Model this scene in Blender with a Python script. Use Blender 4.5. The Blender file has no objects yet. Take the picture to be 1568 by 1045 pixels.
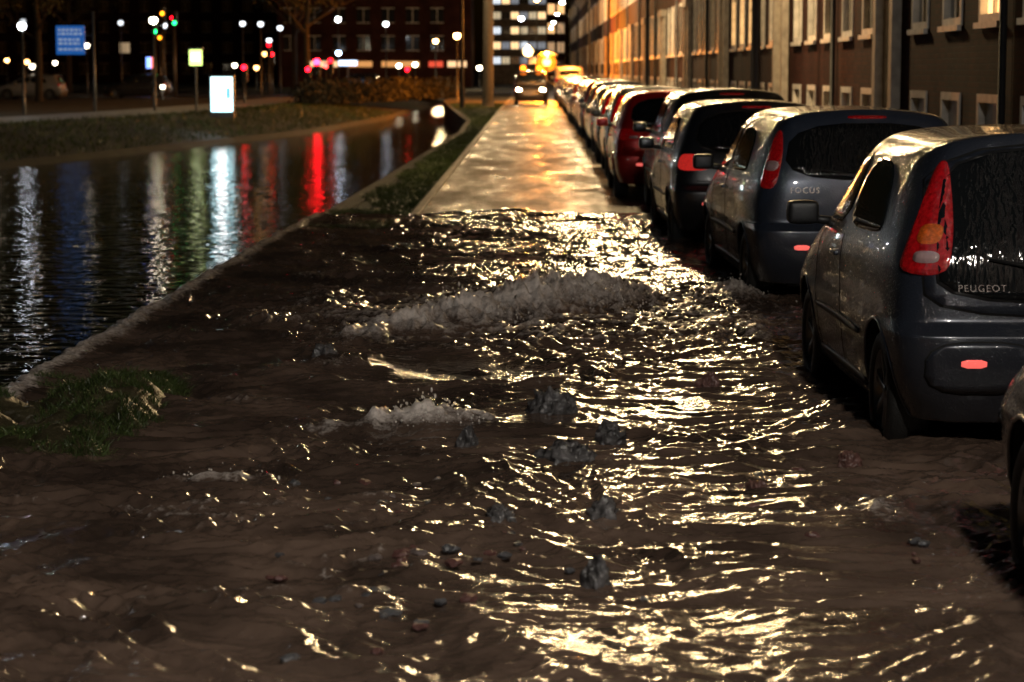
import bpy, bmesh, math, random
import numpy as np
from mathutils import Vector, Matrix, noise as mnoise
from mathutils.bvhtree import BVHTree
random.seed(7); np.random.seed(7)
scene = bpy.context.scene
COL = scene.collection

# ------------------------------------------------------------------ helpers
def new_mat(name):
    m = bpy.data.materials.new(name); m.use_nodes = True
    return m, m.node_tree, m.node_tree.nodes['Principled BSDF']

def mat(name, col, rough=0.5, metal=0.0, em=None, es=0.0, coat=0.0, var=0.15, nscale=6.0, bump=0.0, bscale=40.0, spec=0.5):
    m, nt, b = new_mat(name)
    N = nt.nodes; Lk = nt.links
    tc = N.new('ShaderNodeTexCoord')
    nz = N.new('ShaderNodeTexNoise'); nz.inputs['Scale'].default_value = nscale; nz.inputs['Detail'].default_value = 5
    Lk.new(tc.outputs['Object'], nz.inputs['Vector'])
    mr = N.new('ShaderNodeMapRange')
    mr.inputs['From Min'].default_value = .3; mr.inputs['From Max'].default_value = .7
    mr.inputs['To Min'].default_value = 1-var; mr.inputs['To Max'].default_value = 1+var
    Lk.new(nz.outputs['Fac'], mr.inputs['Value'])
    mx = N.new('ShaderNodeVectorMath'); mx.operation = 'SCALE'
    mx.inputs[0].default_value = col[:3]
    Lk.new(mr.outputs['Result'], mx.inputs['Scale'])
    Lk.new(mx.outputs['Vector'], b.inputs['Base Color'])
    b.inputs['Roughness'].default_value = rough
    b.inputs['Metallic'].default_value = metal
    b.inputs['Coat Weight'].default_value = coat
    b.inputs['Coat Roughness'].default_value = 0.06
    b.inputs['Specular IOR Level'].default_value = spec
    if em:
        b.inputs['Emission Color'].default_value = (*em, 1); b.inputs['Emission Strength'].default_value = es
    if bump > 0:
        n2 = N.new('ShaderNodeTexNoise'); n2.inputs['Scale'].default_value = bscale; n2.inputs['Detail'].default_value = 6
        Lk.new(tc.outputs['Object'], n2.inputs['Vector'])
        bp = N.new('ShaderNodeBump'); bp.inputs['Strength'].default_value = bump; bp.inputs['Distance'].default_value = 0.02
        Lk.new(n2.outputs['Fac'], bp.inputs['Height']); Lk.new(bp.outputs['Normal'], b.inputs['Normal'])
    return m

_em = {}
def emat(col, s):
    k = (tuple(col), s)
    if k not in _em:
        _em[k] = mat('lit_%d' % len(_em), (0.3*col[0], 0.3*col[1], 0.3*col[2]), 0.4, em=col, es=s)
    return _em[k]

def obj(name, verts, faces, mats, parent=None, smooth=False, fm=None, loc=None):
    me = bpy.data.meshes.new(name)
    me.from_pydata([tuple(v) for v in verts], [], faces)
    if not isinstance(mats, (list, tuple)): mats = [mats]
    for m in mats: me.materials.append(m)
    if fm is not None: me.polygons.foreach_set('material_index', fm)
    if smooth: me.polygons.foreach_set('use_smooth', [True]*len(me.polygons))
    me.update()
    o = bpy.data.objects.new(name, me); COL.objects.link(o)
    if parent: o.parent = parent
    if loc: o.location = loc
    return o

def empty(name, loc=(0, 0, 0), rz=0.0):
    e = bpy.data.objects.new(name, None); COL.objects.link(e)
    e.location = loc; e.rotation_euler = (0, 0, rz); e.empty_display_size = .3
    return e

class MB:
    def __init__(s): s.v = []; s.f = []; s.m = []
    def box(s, x0, x1, y0, y1, z0, z1, m=0):
        b = len(s.v)
        s.v += [(x0,y0,z0),(x1,y0,z0),(x1,y1,z0),(x0,y1,z0),(x0,y0,z1),(x1,y0,z1),(x1,y1,z1),(x0,y1,z1)]
        s.f += [(b,b+3,b+2,b+1),(b+4,b+5,b+6,b+7),(b,b+1,b+5,b+4),(b+1,b+2,b+6,b+5),(b+2,b+3,b+7,b+6),(b+3,b,b+4,b+7)]
        s.m += [m]*6
    def lathe(s, prof, origin, axis='z', n=24, m=0):
        b = len(s.v); k = len(prof)
        for i in range(n):
            a = 2*math.pi*i/n; c, sn = math.cos(a), math.sin(a)
            for r, h in prof:
                if axis == 'z': p = (r*c, r*sn, h)
                elif axis == 'x': p = (h, r*c, r*sn)
                else: p = (r*c, h, r*sn)
                s.v.append((p[0]+origin[0], p[1]+origin[1], p[2]+origin[2]))
        for i in range(n):
            j = (i+1) % n
            for q in range(k-1):
                s.f.append((b+i*k+q, b+j*k+q, b+j*k+q+1, b+i*k+q+1)); s.m.append(m)
    def tube(s, pts, radii, n=10, m=0):
        b = len(s.v); pts = [Vector(p) for p in pts]
        for i, p in enumerate(pts):
            t = (pts[min(i+1, len(pts)-1)]-pts[max(i-1, 0)]).normalized()
            up = Vector((0, 0, 1)) if abs(t.z) < .9 else Vector((1, 0, 0))
            a = t.cross(up).normalized(); c = t.cross(a)
            for k in range(n):
                an = 2*math.pi*k/n
                s.v.append(tuple(p+(a*math.cos(an)+c*math.sin(an))*radii[i]))
        for i in range(len(pts)-1):
            for k in range(n):
                k2 = (k+1) % n
                s.f.append((b+i*n+k, b+i*n+k2, b+(i+1)*n+k2, b+(i+1)*n+k)); s.m.append(m)
        s.f.append(tuple(b+k for k in range(n))); s.m.append(m)
        s.f.append(tuple(b+(len(pts)-1)*n+k for k in reversed(range(n)))); s.m.append(m)
    def make(s, name, mats, parent=None, smooth=False):
        return obj(name, s.v, s.f, mats, parent, smooth, s.m)

def bevel(o, w, seg=2):
    md = o.modifiers.new('bev', 'BEVEL'); md.width = w; md.segments = seg; md.limit_method = 'ANGLE'
    return o

def perlin(x, y, seed=0):
    x, y = np.broadcast_arrays(x, y)
    xi = np.floor(x).astype(np.int64); yi = np.floor(y).astype(np.int64)
    xf = x-xi; yf = y-yi
    u = xf*xf*xf*(xf*(xf*6-15)+10); v = yf*yf*yf*(yf*(yf*6-15)+10)
    def g(ix, iy, dx, dy):
        h = (ix*374761393 + iy*668265263 + seed*982451653) & 0xffffffff
        h = ((h ^ (h >> 13))*1274126177) & 0xffffffff
        h = (h ^ (h >> 16)) & 0xffff
        a = h/65536.0*2*np.pi
        return np.cos(a)*dx+np.sin(a)*dy
    n00 = g(xi, yi, xf, yf); n10 = g(xi+1, yi, xf-1, yf)
    n01 = g(xi, yi+1, xf, yf-1); n11 = g(xi+1, yi+1, xf-1, yf-1)
    return ((n00*(1-u)+n10*u)*(1-v)+(n01*(1-u)+n11*u)*v)*1.5

def sstep(a, b, x):
    t = np.clip((x-a)/(b-a), 0, 1); return t*t*(3-2*t)

# ------------------------------------------------------------------ layout
WATER_Z = -0.90
EDGE_Y = [-40, 14, 24, 27, 39, 65, 80, 104, 130, 200, 320]
EDGE_X = [-2.75, -2.72, -2.55, -2.50, -2.32, -2.0, -2.2, -3.6, -5.0, -6.0, -6.2]
FAR_Y = [-40, 20, 59, 94, 120, 200, 320]
FAR_X = [-24, -20, -14.2, -8.9, -7.4, -6.9, -6.8]
edge = lambda y: np.interp(y, EDGE_Y, EDGE_X)
farx = lambda y: np.interp(y, FAR_Y, FAR_X)

# ------------------------------------------------------------------ materials
def brick_mat(name, c1, c2, mortar):
    m, nt, b = new_mat(name); N = nt.nodes; Lk = nt.links
    tc = N.new('ShaderNodeTexCoord'); sp = N.new('ShaderNodeSeparateXYZ'); cb = N.new('ShaderNodeCombineXYZ')
    Lk.new(tc.outputs['Object'], sp.inputs[0])
    ad = N.new('ShaderNodeMath'); ad.operation = 'ADD'
    Lk.new(sp.outputs['X'], ad.inputs[0]); Lk.new(sp.outputs['Y'], ad.inputs[1])
    Lk.new(ad.outputs[0], cb.inputs['X']); Lk.new(sp.outputs['Z'], cb.inputs['Y'])
    br = N.new('ShaderNodeTexBrick'); br.inputs['Scale'].default_value = 1
    br.inputs['Brick Width'].default_value = .22; br.inputs['Row Height'].default_value = .065
    br.inputs['Mortar Size'].default_value = .005
    br.inputs['Color1'].default_value = (*c1, 1); br.inputs['Color2'].default_value = (*c2, 1); br.inputs['Mortar'].default_value = (*mortar, 1)
    Lk.new(cb.outputs[0], br.inputs['Vector'])
    nz = N.new('ShaderNodeTexNoise'); nz.inputs['Scale'].default_value = .8; nz.inputs['Detail'].default_value = 6
    Lk.new(tc.outputs['Object'], nz.inputs['Vector'])
    mr = N.new('ShaderNodeMapRange'); mr.inputs['From Min'].default_value = .3; mr.inputs['From Max'].default_value = .7
    mr.inputs['To Min'].default_value = .5; mr.inputs['To Max'].default_value = 1.2
    Lk.new(nz.outputs['Fac'], mr.inputs['Value'])
    mx = N.new('ShaderNodeVectorMath'); mx.operation = 'SCALE'
    Lk.new(br.outputs['Color'], mx.inputs[0]); Lk.new(mr.outputs[0], mx.inputs['Scale'])
    Lk.new(mx.outputs[0], b.inputs['Base Color']); b.inputs['Roughness'].default_value = .85
    b.inputs['Specular IOR Level'].default_value = .1
    bp = N.new('ShaderNodeBump'); bp.inputs['Strength'].default_value = .6; bp.inputs['Distance'].default_value = .012; bp.invert = True
    Lk.new(br.outputs['Fac'], bp.inputs['Height']); Lk.new(bp.outputs['Normal'], b.inputs['Normal'])
    return m

BRICKS = [brick_mat('brick_a', (.085, .024, .015), (.052, .017, .012), (.04, .026, .022)),
          brick_mat('brick_b', (.098, .031, .018), (.06, .022, .014), (.04, .026, .022)),
          brick_mat('brick_c', (.068, .021, .015), (.045, .016, .012), (.036, .024, .02))]
M_white = mat('white_paint', (.66, .62, .56), .45, var=.25)
M_stone = mat('cream_stone', (.36, .31, .25), .6, var=.25, bump=.2)
M_sill = mat('sill_tile', (.11, .08, .065), .5, var=.25)
M_pane = mat('frosted_pane', (.46, .44, .41), .25, var=.35, nscale=3)
M_wglass = mat('window_glass', (.015, .017, .02), .06, var=.3)
M_door = mat('door_paint', (.06, .10, .15), .3)
M_metal = mat('pole_metal', (.12, .13, .14), .45, .7)
M_dpole = mat('dark_pole', (.02, .02, .022), .5)
M_black = mat('black_plastic', (.015, .015, .016), .45, bump=.1, bscale=200)
M_conc = mat('concrete', (.17, .15, .12), .55, var=.6, nscale=3, bump=.5, bscale=25)
M_pave = brick_mat('paving', (.09, .06, .05), (.065, .05, .045), (.03, .03, .03))
M_bark = mat('bark', (.035, .028, .02), .9, var=.4, nscale=9, bump=.8, bscale=12)
M_leaf = mat('leaf', (.03, .045, .015), .6, var=.5)
M_dark = mat('dark_ground', (.018, .020, .012), .85, var=.5, nscale=.8, bump=.5, bscale=6)
M_tyre = mat('tyre_rubber', (.018, .018, .018), .55, bump=.3, bscale=90)
M_rim = mat('alloy_rim', (.32, .33, .35), .32, .9)
M_red = mat('tail_lamp_red', (.36, .005, .008), .10, coat=1, em=(1, .01, .01), es=.035, nscale=50, var=.5, bump=.6, bscale=60)  # lamp is off; faint emission imitates retroreflected light
M_redglow = mat('reflector_red_glow', (.8, .05, .04), .2, em=(1, .16, .13), es=.9)  # emission stands in for light thrown back by the reflector
M_orange = mat('indicator_orange', (.6, .10, .012), .12, coat=1, em=(1, .2, .02), es=.04, nscale=60, var=.4, bump=.6, bscale=80)  # unlit lens, slight emission imitates retroreflection
M_clear = mat('lamp_clear', (.45, .30, .30), .12, coat=1, bump=.3, bscale=80)
M_plate = mat('yellow_plate', (.65, .45, .03), .4, var=.05)
M_chrome = mat('chrome', (.8, .8, .82), .15, 1)
M_seam = mat('panel_gap', (.004, .004, .004), .8)

def wet_glass(name):
    m, nt, b = new_mat(name); N = nt.nodes; Lk = nt.links
    b.inputs['Base Color'].default_value = (.008, .009, .010, 1)
    b.inputs['Roughness'].default_value = .06
    tc = N.new('ShaderNodeTexCoord'); mp = N.new('ShaderNodeMapping'); mp.inputs['Scale'].default_value = (30, 30, 1.2)
    nz = N.new('ShaderNodeTexNoise'); nz.inputs['Scale'].default_value = 1; nz.inputs['Detail'].default_value = 2; nz.inputs['Distortion'].default_value = .3
    Lk.new(tc.outputs['Object'], mp.inputs[0]); Lk.new(mp.outputs[0], nz.inputs['Vector'])
    bp = N.new('ShaderNodeBump'); bp.inputs['Strength'].default_value = .6; bp.inputs['Distance'].default_value = .010
    Lk.new(nz.outputs['Fac'], bp.inputs['Height']); Lk.new(bp.outputs['Normal'], b.inputs['Normal'])
    return m
M_cglass = wet_glass('wet_car_glass')
M_sglass = mat('car_side_glass', (.012, .014, .015), .06, bump=.05, bscale=60)

def paint(name, col, metal=.35):
    m, nt, b = new_mat(name); N = nt.nodes; Lk = nt.links
    b.inputs['Metallic'].default_value = metal
    b.inputs['Coat Weight'].default_value = 1; b.inputs['Coat Roughness'].default_value = .04
    tc = N.new('ShaderNodeTexCoord')
    nz = N.new('ShaderNodeTexNoise'); nz.inputs['Scale'].default_value = 3.5; nz.inputs['Detail'].default_value = 8
    Lk.new(tc.outputs['Object'], nz.inputs['Vector'])
    sp = N.new('ShaderNodeSeparateXYZ'); Lk.new(tc.outputs['Object'], sp.inputs[0])
    mr = N.new('ShaderNodeMapRange'); mr.inputs['From Min'].default_value = .65; mr.inputs['From Max'].default_value = .2
    Lk.new(sp.outputs['Z'], mr.inputs['Value'])
    mu = N.new('ShaderNodeMath'); mu.operation = 'MULTIPLY'; Lk.new(mr.outputs[0], mu.inputs[0]); Lk.new(nz.outputs['Fac'], mu.inputs[1])
    mx = N.new('ShaderNodeMix'); mx.data_type = 'RGBA'
    mx.inputs[6].default_value = (*col, 1); mx.inputs[7].default_value = (.03, .026, .022, 1)
    Lk.new(mu.outputs[0], mx.inputs[0]); Lk.new(mx.outputs[2], b.inputs['Base Color'])
    r = N.new('ShaderNodeMapRange'); r.inputs['To Min'].default_value = .22; r.inputs['To Max'].default_value = .40
    Lk.new(nz.outputs['Fac'], r.inputs['Value']); Lk.new(r.outputs[0], b.inputs['Roughness'])
    vo = N.new('ShaderNodeTexVoronoi'); vo.inputs['Scale'].default_value = 85; vo.feature = 'SMOOTH_F1'
    Lk.new(tc.outputs['Object'], vo.inputs['Vector'])
    r2 = N.new('ShaderNodeMapRange'); r2.inputs['From Min'].default_value = .12; r2.inputs['From Max'].default_value = .42
    Lk.new(vo.outputs['Distance'], r2.inputs['Value'])
    bp = N.new('ShaderNodeBump'); bp.inputs['Strength'].default_value = .6; bp.inputs['Distance'].default_value = .003; bp.invert = True
    Lk.new(r2.outputs[0], bp.inputs['Height']); Lk.new(bp.outputs['Normal'], b.inputs['Coat Normal'])
    return m

# ------------------------------------------------------------------ world
w = bpy.data.worlds.new('World'); scene.world = w; w.use_nodes = True
nt = w.node_tree; bg = nt.nodes['Background']
sky = nt.nodes.new('ShaderNodeTexSky'); sky.sky_type = 'NISHITA'; sky.sun_disc = False
sky.sun_elevation = math.radians(2); sky.sun_rotation = math.radians(200)
nt.links.new(sky.outputs[0], bg.inputs[0]); bg.inputs[1].default_value = 0.0020

# ------------------------------------------------------------------ ground
def ground():
    ys = sorted(set([-60, -40, -20] + list(range(0, 330, 4)) + [400, 600, 1500]))
    V = []; F = []
    for y in ys:
        e = float(edge(y)); f = float(farx(y))
        prof = [(-1500, 0), (-120, 0), (f-5.5, 0), (f-4, -.08), (f-.6, -.72), (f, -1.3), ((f+e)/2, -1.9), (e-.12, -1.9), (e-.1, -.12), (e+.05, -.06), (-1.6, -.045), (-1.3, -.012), (6, -.012), (150, 0), (1500, 0)]
        for x, z in prof: V.append((x, y, z))
    n = 15
    for i in range(len(ys)-1):
        for j in range(n-1):
            a = i*n+j; F.append((a, a+1, a+n+1, a+n))
    obj('ground', V, F, M_dark)
ground()

def road_mat():
    m, nt, b = new_mat('wet_asphalt'); N = nt.nodes; Lk = nt.links
    tc = N.new('ShaderNodeTexCoord')
    n1 = N.new('ShaderNodeTexNoise'); n1.inputs['Scale'].default_value = .9; n1.inputs['Detail'].default_value = 8; n1.inputs['Roughness'].default_value = .7
    mp = N.new('ShaderNodeMapping'); mp.inputs['Scale'].default_value = (1.6, .35, 1)
    Lk.new(tc.outputs['Object'], mp.inputs[0]); Lk.new(mp.outputs[0], n1.inputs['Vector'])
    n2 = N.new('ShaderNodeTexNoise'); n2.inputs['Scale'].default_value = 9; n2.inputs['Detail'].default_value = 8; n2.inputs['Roughness'].default_value = .85
    Lk.new(tc.outputs['Object'], n2.inputs['Vector'])
    ca = N.new('ShaderNodeMapRange'); ca.inputs['From Min'].default_value = .38; ca.inputs['From Max'].default_value = .62
    Lk.new(n1.outputs['Fac'], ca.inputs['Value'])
    cr = N.new('ShaderNodeMix'); cr.data_type = 'RGBA'
    cr.inputs[6].default_value = (.018, .012, .007, 1); cr.inputs[7].default_value = (.060, .040, .022, 1)
    Lk.new(ca.outputs[0], cr.inputs[0])
    c2 = N.new('ShaderNodeMapRange'); c2.inputs['From Min'].default_value = .35; c2.inputs['From Max'].default_value = .65; c2.inputs['To Min'].default_value = .35; c2.inputs['To Max'].default_value = 1.5
    Lk.new(n2.outputs['Fac'], c2.inputs['Value'])
    sc = N.new('ShaderNodeVectorMath'); sc.operation = 'SCALE'; Lk.new(cr.outputs[2], sc.inputs[0]); Lk.new(c2.outputs[0], sc.inputs['Scale'])
    Lk.new(sc.outputs[0], b.inputs['Base Color'])
    mr = N.new('ShaderNodeMapRange'); mr.inputs['From Min'].default_value = .38; mr.inputs['From Max'].default_value = .62
    mr.inputs['To Min'].default_value = .24; mr.inputs['To Max'].default_value = .62
    Lk.new(n1.outputs['Fac'], mr.inputs['Value']); Lk.new(mr.outputs[0], b.inputs['Roughness'])
    bp = N.new('ShaderNodeBump'); bp.inputs['Distance'].default_value = .035; bp.inputs['Strength'].default_value = 1
    Lk.new(n2.outputs['Fac'], bp.inputs['Height']); Lk.new(bp.outputs['Normal'], b.inputs['Normal'])
    return m
M_road = road_mat()
obj('road', [(-1.38, -40, 0), (3.4, -40, 0), (3.4, 175, 0), (-1.38, 175, 0)], [(0, 1, 2, 3)], M_road)
obj('road', [(-120, 175.01, .0), (120, 175.01, .0), (120, 190, .0), (-120, 190, .0)], [(0, 1, 2, 3)], M_road)
mb = MB(); mb.box(-1.48, -1.38, -40, 175, -.1, .022)
bevel(mb.make('kerb', [M_conc]), .008)
mb = MB(); mb.box(3.4, 3.55, -40, 175, -.1, .12); bevel(mb.make('kerb', [M_conc]), .01)
mb = MB(); mb.box(3.55, 4.82, -40, 175, -.1, .115); mb.make('pavement', [M_pave])
mb = MB()
for yy in range(41, 170, 24): mb.box(.95, 1.45, yy, yy+.9, .0, .004)
mb.make('road_marking', [M_white])

V = []; F = []
ys = list(range(26, 320, 3))
for y in ys:
    e = float(edge(y)); V += [(e-.14, y, -.02), (e+.12, y, -.02), (e-.14, y, -.6), (e+.12, y, -.1)]
for i in range(len(ys)-1):
    a = i*4; F += [(a, a+1, a+5, a+4), (a+2, a, a+4, a+6), (a+1, a+3, a+7, a+5)]
obj('quay_edge', V, F, mat('old_quay', (.03, .028, .022), .8, var=.6, bump=.6))

# ------------------------------------------------------------------ canal
def canal_mat():
    m, nt, b = new_mat('canal_water'); N = nt.nodes; Lk = nt.links
    b.inputs['Base Color'].default_value = (.006, .007, .006, 1); b.inputs['Roughness'].default_value = .035
    b.inputs['IOR'].default_value = 1.33
    tc = N.new('ShaderNodeTexCoord'); mp = N.new('ShaderNodeMapping'); mp.inputs['Scale'].default_value = (1.0, 1.6, 1)
    Lk.new(tc.outputs['Object'], mp.inputs[0])
    n1 = N.new('ShaderNodeTexNoise'); n1.inputs['Scale'].default_value = 2.3; n1.inputs['Detail'].default_value = 2.5; n1.inputs['Roughness'].default_value = .5
    n1.inputs['Distortion'].default_value = .6
    Lk.new(mp.outputs[0], n1.inputs['Vector'])
    bp = N.new('ShaderNodeBump'); bp.inputs['Strength'].default_value = .6; bp.inputs['Distance'].default_value = .05
    Lk.new(n1.outputs['Fac'], bp.inputs['Height']); Lk.new(bp.outputs['Normal'], b.inputs['Normal'])
    return m
obj('canal', [(-60, -40, WATER_Z), (-1.0, -40, WATER_Z), (-1.0, 320, WATER_Z), (-60, 320, WATER_Z)], [(0, 1, 2, 3)], canal_mat())

# ------------------------------------------------------------------ flood water
BASE = .095
def flood():
    rows = np.concatenate([np.linspace(-14, 4.9, 60)[:-1], 4.9*np.exp(np.arange(0, math.log(31/4.9), .0017))])
    us = np.concatenate([np.linspace(-.5, .1, 26)[:-1], np.arange(.1, 6.15, .0135)])
    Y, U = np.meshgrid(rows, us, indexing='ij')
    X = edge(Y)+U
    S = (-.02, 15.4)
    dx = X-S[0]; dy = Y-S[1]; r = np.hypot(dx, dy)+1e-6
    P_ = perlin
    wx = P_(X*1.1, Y*.8, 3); wy = P_(X*1.1+7, Y*.8+3, 4); wz = P_(X*2.7, Y*2.7, 2)
    R = lambda n, p=1.0: np.maximum(0, 1-np.abs(n)*1.25)**p
    n0 = P_(X*.9+wx*.8, Y*.75+wy*.8, 1)
    n1 = P_(X*2.2+wx*1.5, Y*3.0+wy*1.8, 5)
    n2 = R(P_(X*3.0+wx*2+wy, Y*6.0+wy*3+wz*.7, 6), 1.8)-.5
    n3 = R(P_(X*6.5+wx*3+wz, Y*12+wy*3+wz*1.5, 8), 1.5)-.5
    n4 = P_(X*15+wz*2, Y*25, 9); n5 = P_(X*34, Y*44, 10)
    left = sstep(.1, -1.0, X)
    amp = .70+.55*sstep(-.35, .5, P_(X*.6+3, Y*.4, 12))+.2*sstep(13, 5, Y)+.35*left
    th = np.arctan2(dx, -dy)
    arc = R(np.sin(np.pi*(r/.24)+wx*2.2+P_(X*2, Y*2, 15)*1.6), 1.2)-.4
    arcm = sstep(.8, 1.6, r)*sstep(12, 6, r)*(.35+.65*sstep(-.4, .4, th))*sstep(-.55, .15, P_(X*1.0, Y*.8, 16)+.15)
    slick = np.exp(-((((X+.50)/.55)**2+((Y-12.6)/.85)**2)**1.5))
    calm = 1-.85*slick
    right = sstep(-.4, .8, X)
    h = .038*n0+calm*amp*(.0175*n1+.0165*n2+.0100*n3+.0036*n4+.0009*n5)+(.010+.007*right)*arc*arcm*calm
    h -= .022*slick
    bn = R(P_(X*3.5+wx*2, Y*4.0+wy, 20), 1.5); bn2 = R(P_(X*9+wz, Y*10+wx, 21), 1.5); bn3 = R(P_(X*22, Y*24, 22), 1.5); bn4 = P_(X*45, Y*45, 23)
    foam = np.zeros_like(h)
    boils = [
            (.26, 15.8, .42, .30, .25, -.15, 1.25), (-.05, 15.3, .30, .26, .21, 0, 1.25), (-.45, 14.8, .32, .24, .17, .3, 1.25), (.62, 16.3, .26, .32, .15, 0, 1.0), (-.80, 14.4, .26, .22, .11, .3, 1.1), (.05, 16.6, .3, .3, .13, 0, .7), (-1.05, 14.0, .2, .2, .06, .3, .8),
            (-.52, 10.45, .15, .11, .10, .05, 1.2), (-.72, 10.38, .09, .09, .07, 0, 1.0), (-.28, 10.52, .13, .08, .06, 0, 1.0), (-.95, 10.3, .12, .07, .04, .2, .7),
            (-1.28, 8.98, .17, .06, .055, .1, .85), (-1.12, 12.5, .2, .16, .05, 0, .4),
            (-1.75, 18, .25, .35, .05, 0, .4), (-1.6, 14.8, .35, .2, .05, 0, .45), (1.50, 16.6, .25, .45, .08, 0, .85), (1.30, 8.4, .13, .30, .03, 0, .55),
            (1.42, 14.2, .10, .8, .04, 0, .6), (-1.35, 11.2, .25, .1, .04, 0, .45)]
    rg = random.Random(21)
    for _ in range(30):
        yy_ = rg.uniform(6.4, 20); xx_ = rg.uniform(-2.3, .9 if yy_ > 9 else .1)
        sc = yy_/12
        boils.append((xx_, yy_, rg.uniform(.08, .26)*sc, rg.uniform(.03, .06)*sc, rg.uniform(.015, .03), rg.uniform(-.4, .4), rg.uniform(.2, .45)))
    for cx, cy, sx, sy, A, an, fo in boils:
        R_ = max(sx, sy)*3.2
        i0, i1 = np.searchsorted(rows, [cy-R_, cy+R_])
        if i1 <= i0: continue
        sl = slice(i0, i1)
        c, s = math.cos(an), math.sin(an)
        a = (X[sl]-cx)*c+(Y[sl]-cy)*s; b_ = -(X[sl]-cx)*s+(Y[sl]-cy)*c
        q = (a/sx)**2+(b_/sy)**2
        g = np.exp(-q)
        h[sl] += A*g*(.22+.62*bn[sl]*(.4+.6*bn2[sl])+.34*bn2[sl]+.20*bn3[sl]+.05*bn4[sl])
        foam[sl] = np.maximum(foam[sl], fo*np.exp(-q*.6)*(.30+.6*bn2[sl]+.3*bn[sl]))
    churn = sstep(2.8, .5, np.hypot(dx/1.15, dy/1.35))*calm
    h += churn*(.036*(bn-.5)+.022*(bn2-.5))
    foam = np.maximum(foam, churn*.85*bn2*sstep(.15, .75, bn))
    lm = sstep(.1, -.8, X)*sstep(6.3, 7.2, Y)*sstep(11, 9.0, Y)
    pat = sstep(.05, .5, P_(X*.9+wx*.6, Y*1.6+wy*.6, 60))
    h += lm*pat*.024*(bn2-.4)
    foam = np.maximum(foam, lm*pat*(.46*bn2*sstep(.3, .9, bn)))
    foam = np.maximum(foam, .32*bn2*sstep(.55, .95, bn)*sstep(.2, .6, P_(X*.7, Y*.5, 61))*sstep(26, 20, Y))
    rimr = np.exp(-((np.hypot((X+.42)/1.05, (Y-12.9)/1.35)-1)/.12)**2)*sstep(13.4, 12.0, Y)
    h += .045*rimr*(.3+.7*bn); foam = np.maximum(foam, .35*rimr*bn2)
    cr = np.exp(-((U-.05-.05*wx)/.10)**2)
    h = h*(1-.5*cr)+.01*cr+.03*bn2*cr
    foam = np.maximum(foam, cr*(.45+.50*bn2))
    fall = np.clip(.0-U, 0, 1)
    z = BASE-.03*sstep(23, 27, Y)+h-2.2*fall**1.2
    foam = np.maximum(foam, (U < 0)*.7)
    shore = 27.9+.9*P_(X*.9, Y*0+2, 30)+.35*P_(X*3, Y*0, 31)-1.1*sstep(-1.4, -2.9, X)
    z -= .24*sstep(-1.2, .9, Y-shore)
    foam = np.maximum(foam, .5*np.exp(-((Y-shore+.4)/.25)**2)*(.2+.8*bn2))
    z = np.where((Y < 26.5) & (U > .1), np.maximum(z, .012), z)
    nr, nc = X.shape
    co = np.stack([X, Y, z], -1).reshape(-1, 3).astype(np.float32)
    idx = np.arange(nr*nc).reshape(nr, nc)
    q = np.stack([idx[:-1, :-1], idx[:-1, 1:], idx[1:, 1:], idx[1:, :-1]], -1).reshape(-1)
    me = bpy.data.meshes.new('flood_water')
    me.vertices.add(nr*nc); me.vertices.foreach_set('co', co.ravel())
    nf = len(q)//4
    me.loops.add(nf*4); me.loops.foreach_set('vertex_index', q.astype(np.int32))
    me.polygons.add(nf); me.polygons.foreach_set('loop_start', (np.arange(nf)*4).astype(np.int32))
    me.update(calc_edges=True); me.validate()
    me.polygons.foreach_set('use_smooth', np.ones(nf, bool))
    at = me.attributes.new('foam', 'FLOAT', 'POINT'); at.data.foreach_set('value', np.clip(foam, 0, 1).ravel().astype(np.float32))
    m, nt, b = new_mat('muddy_water'); N = nt.nodes; Lk = nt.links
    a = N.new('ShaderNodeAttribute'); a.attribute_name = 'foam'
    tc = N.new('ShaderNodeTexCoord')
    n1 = N.new('ShaderNodeTexNoise'); n1.inputs['Scale'].default_value = 34; n1.inputs['Detail'].default_value = 7; n1.inputs['Roughness'].default_value = .75
    n2 = N.new('ShaderNodeTexNoise'); n2.inputs['Scale'].default_value = 1.6; n2.inputs['Detail'].default_value = 6
    n3 = N.new('ShaderNodeTexNoise'); n3.inputs['Scale'].default_value = 34; n3.inputs['Detail'].default_value = 3
    for n in (n1, n2, n3): Lk.new(tc.outputs['Object'], n.inputs['Vector'])
    s = N.new('ShaderNodeMath'); s.operation = 'MULTIPLY_ADD'; s.inputs[1].default_value = 1.5
    Lk.new(n1.outputs['Fac'], s.inputs[0]); Lk.new(a.outputs['Fac'], s.inputs[2])
    mr = N.new('ShaderNodeMapRange'); mr.inputs['From Min'].default_value = 1.08; mr.inputs['From Max'].default_value = 1.8
    Lk.new(s.outputs[0], mr.inputs['Value'])
    body = N.new('ShaderNodeMix'); body.data_type = 'RGBA'
    bm_ = N.new('ShaderNodeMapRange'); bm_.inputs['From Min'].default_value = .35; bm_.inputs['From Max'].default_value = .65
    Lk.new(n2.outputs['Fac'], bm_.inputs['Value'])
    body.inputs[6].default_value = (.050, .034, .026, 1); body.inputs[7].default_value = (.145, .098, .074, 1)
    Lk.new(bm_.outputs[0], body.inputs[0])
    mx = N.new('ShaderNodeMix'); mx.data_type = 'RGBA'; mx.inputs[7].default_value = (.78, .70, .64, 1)
    Lk.new(mr.outputs[0], mx.inputs[0]); Lk.new(body.outputs[2], mx.inputs[6]); Lk.new(mx.outputs[2], b.inputs['Base Color'])
    rr = N.new('ShaderNodeMapRange'); rr.inputs['To Min'].default_value = .11; rr.inputs['To Max'].default_value = .35
    Lk.new(mr.outputs[0], rr.inputs['Value']); Lk.new(rr.outputs[0], b.inputs['Roughness'])
    b.inputs['IOR'].default_value = 1.45
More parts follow.
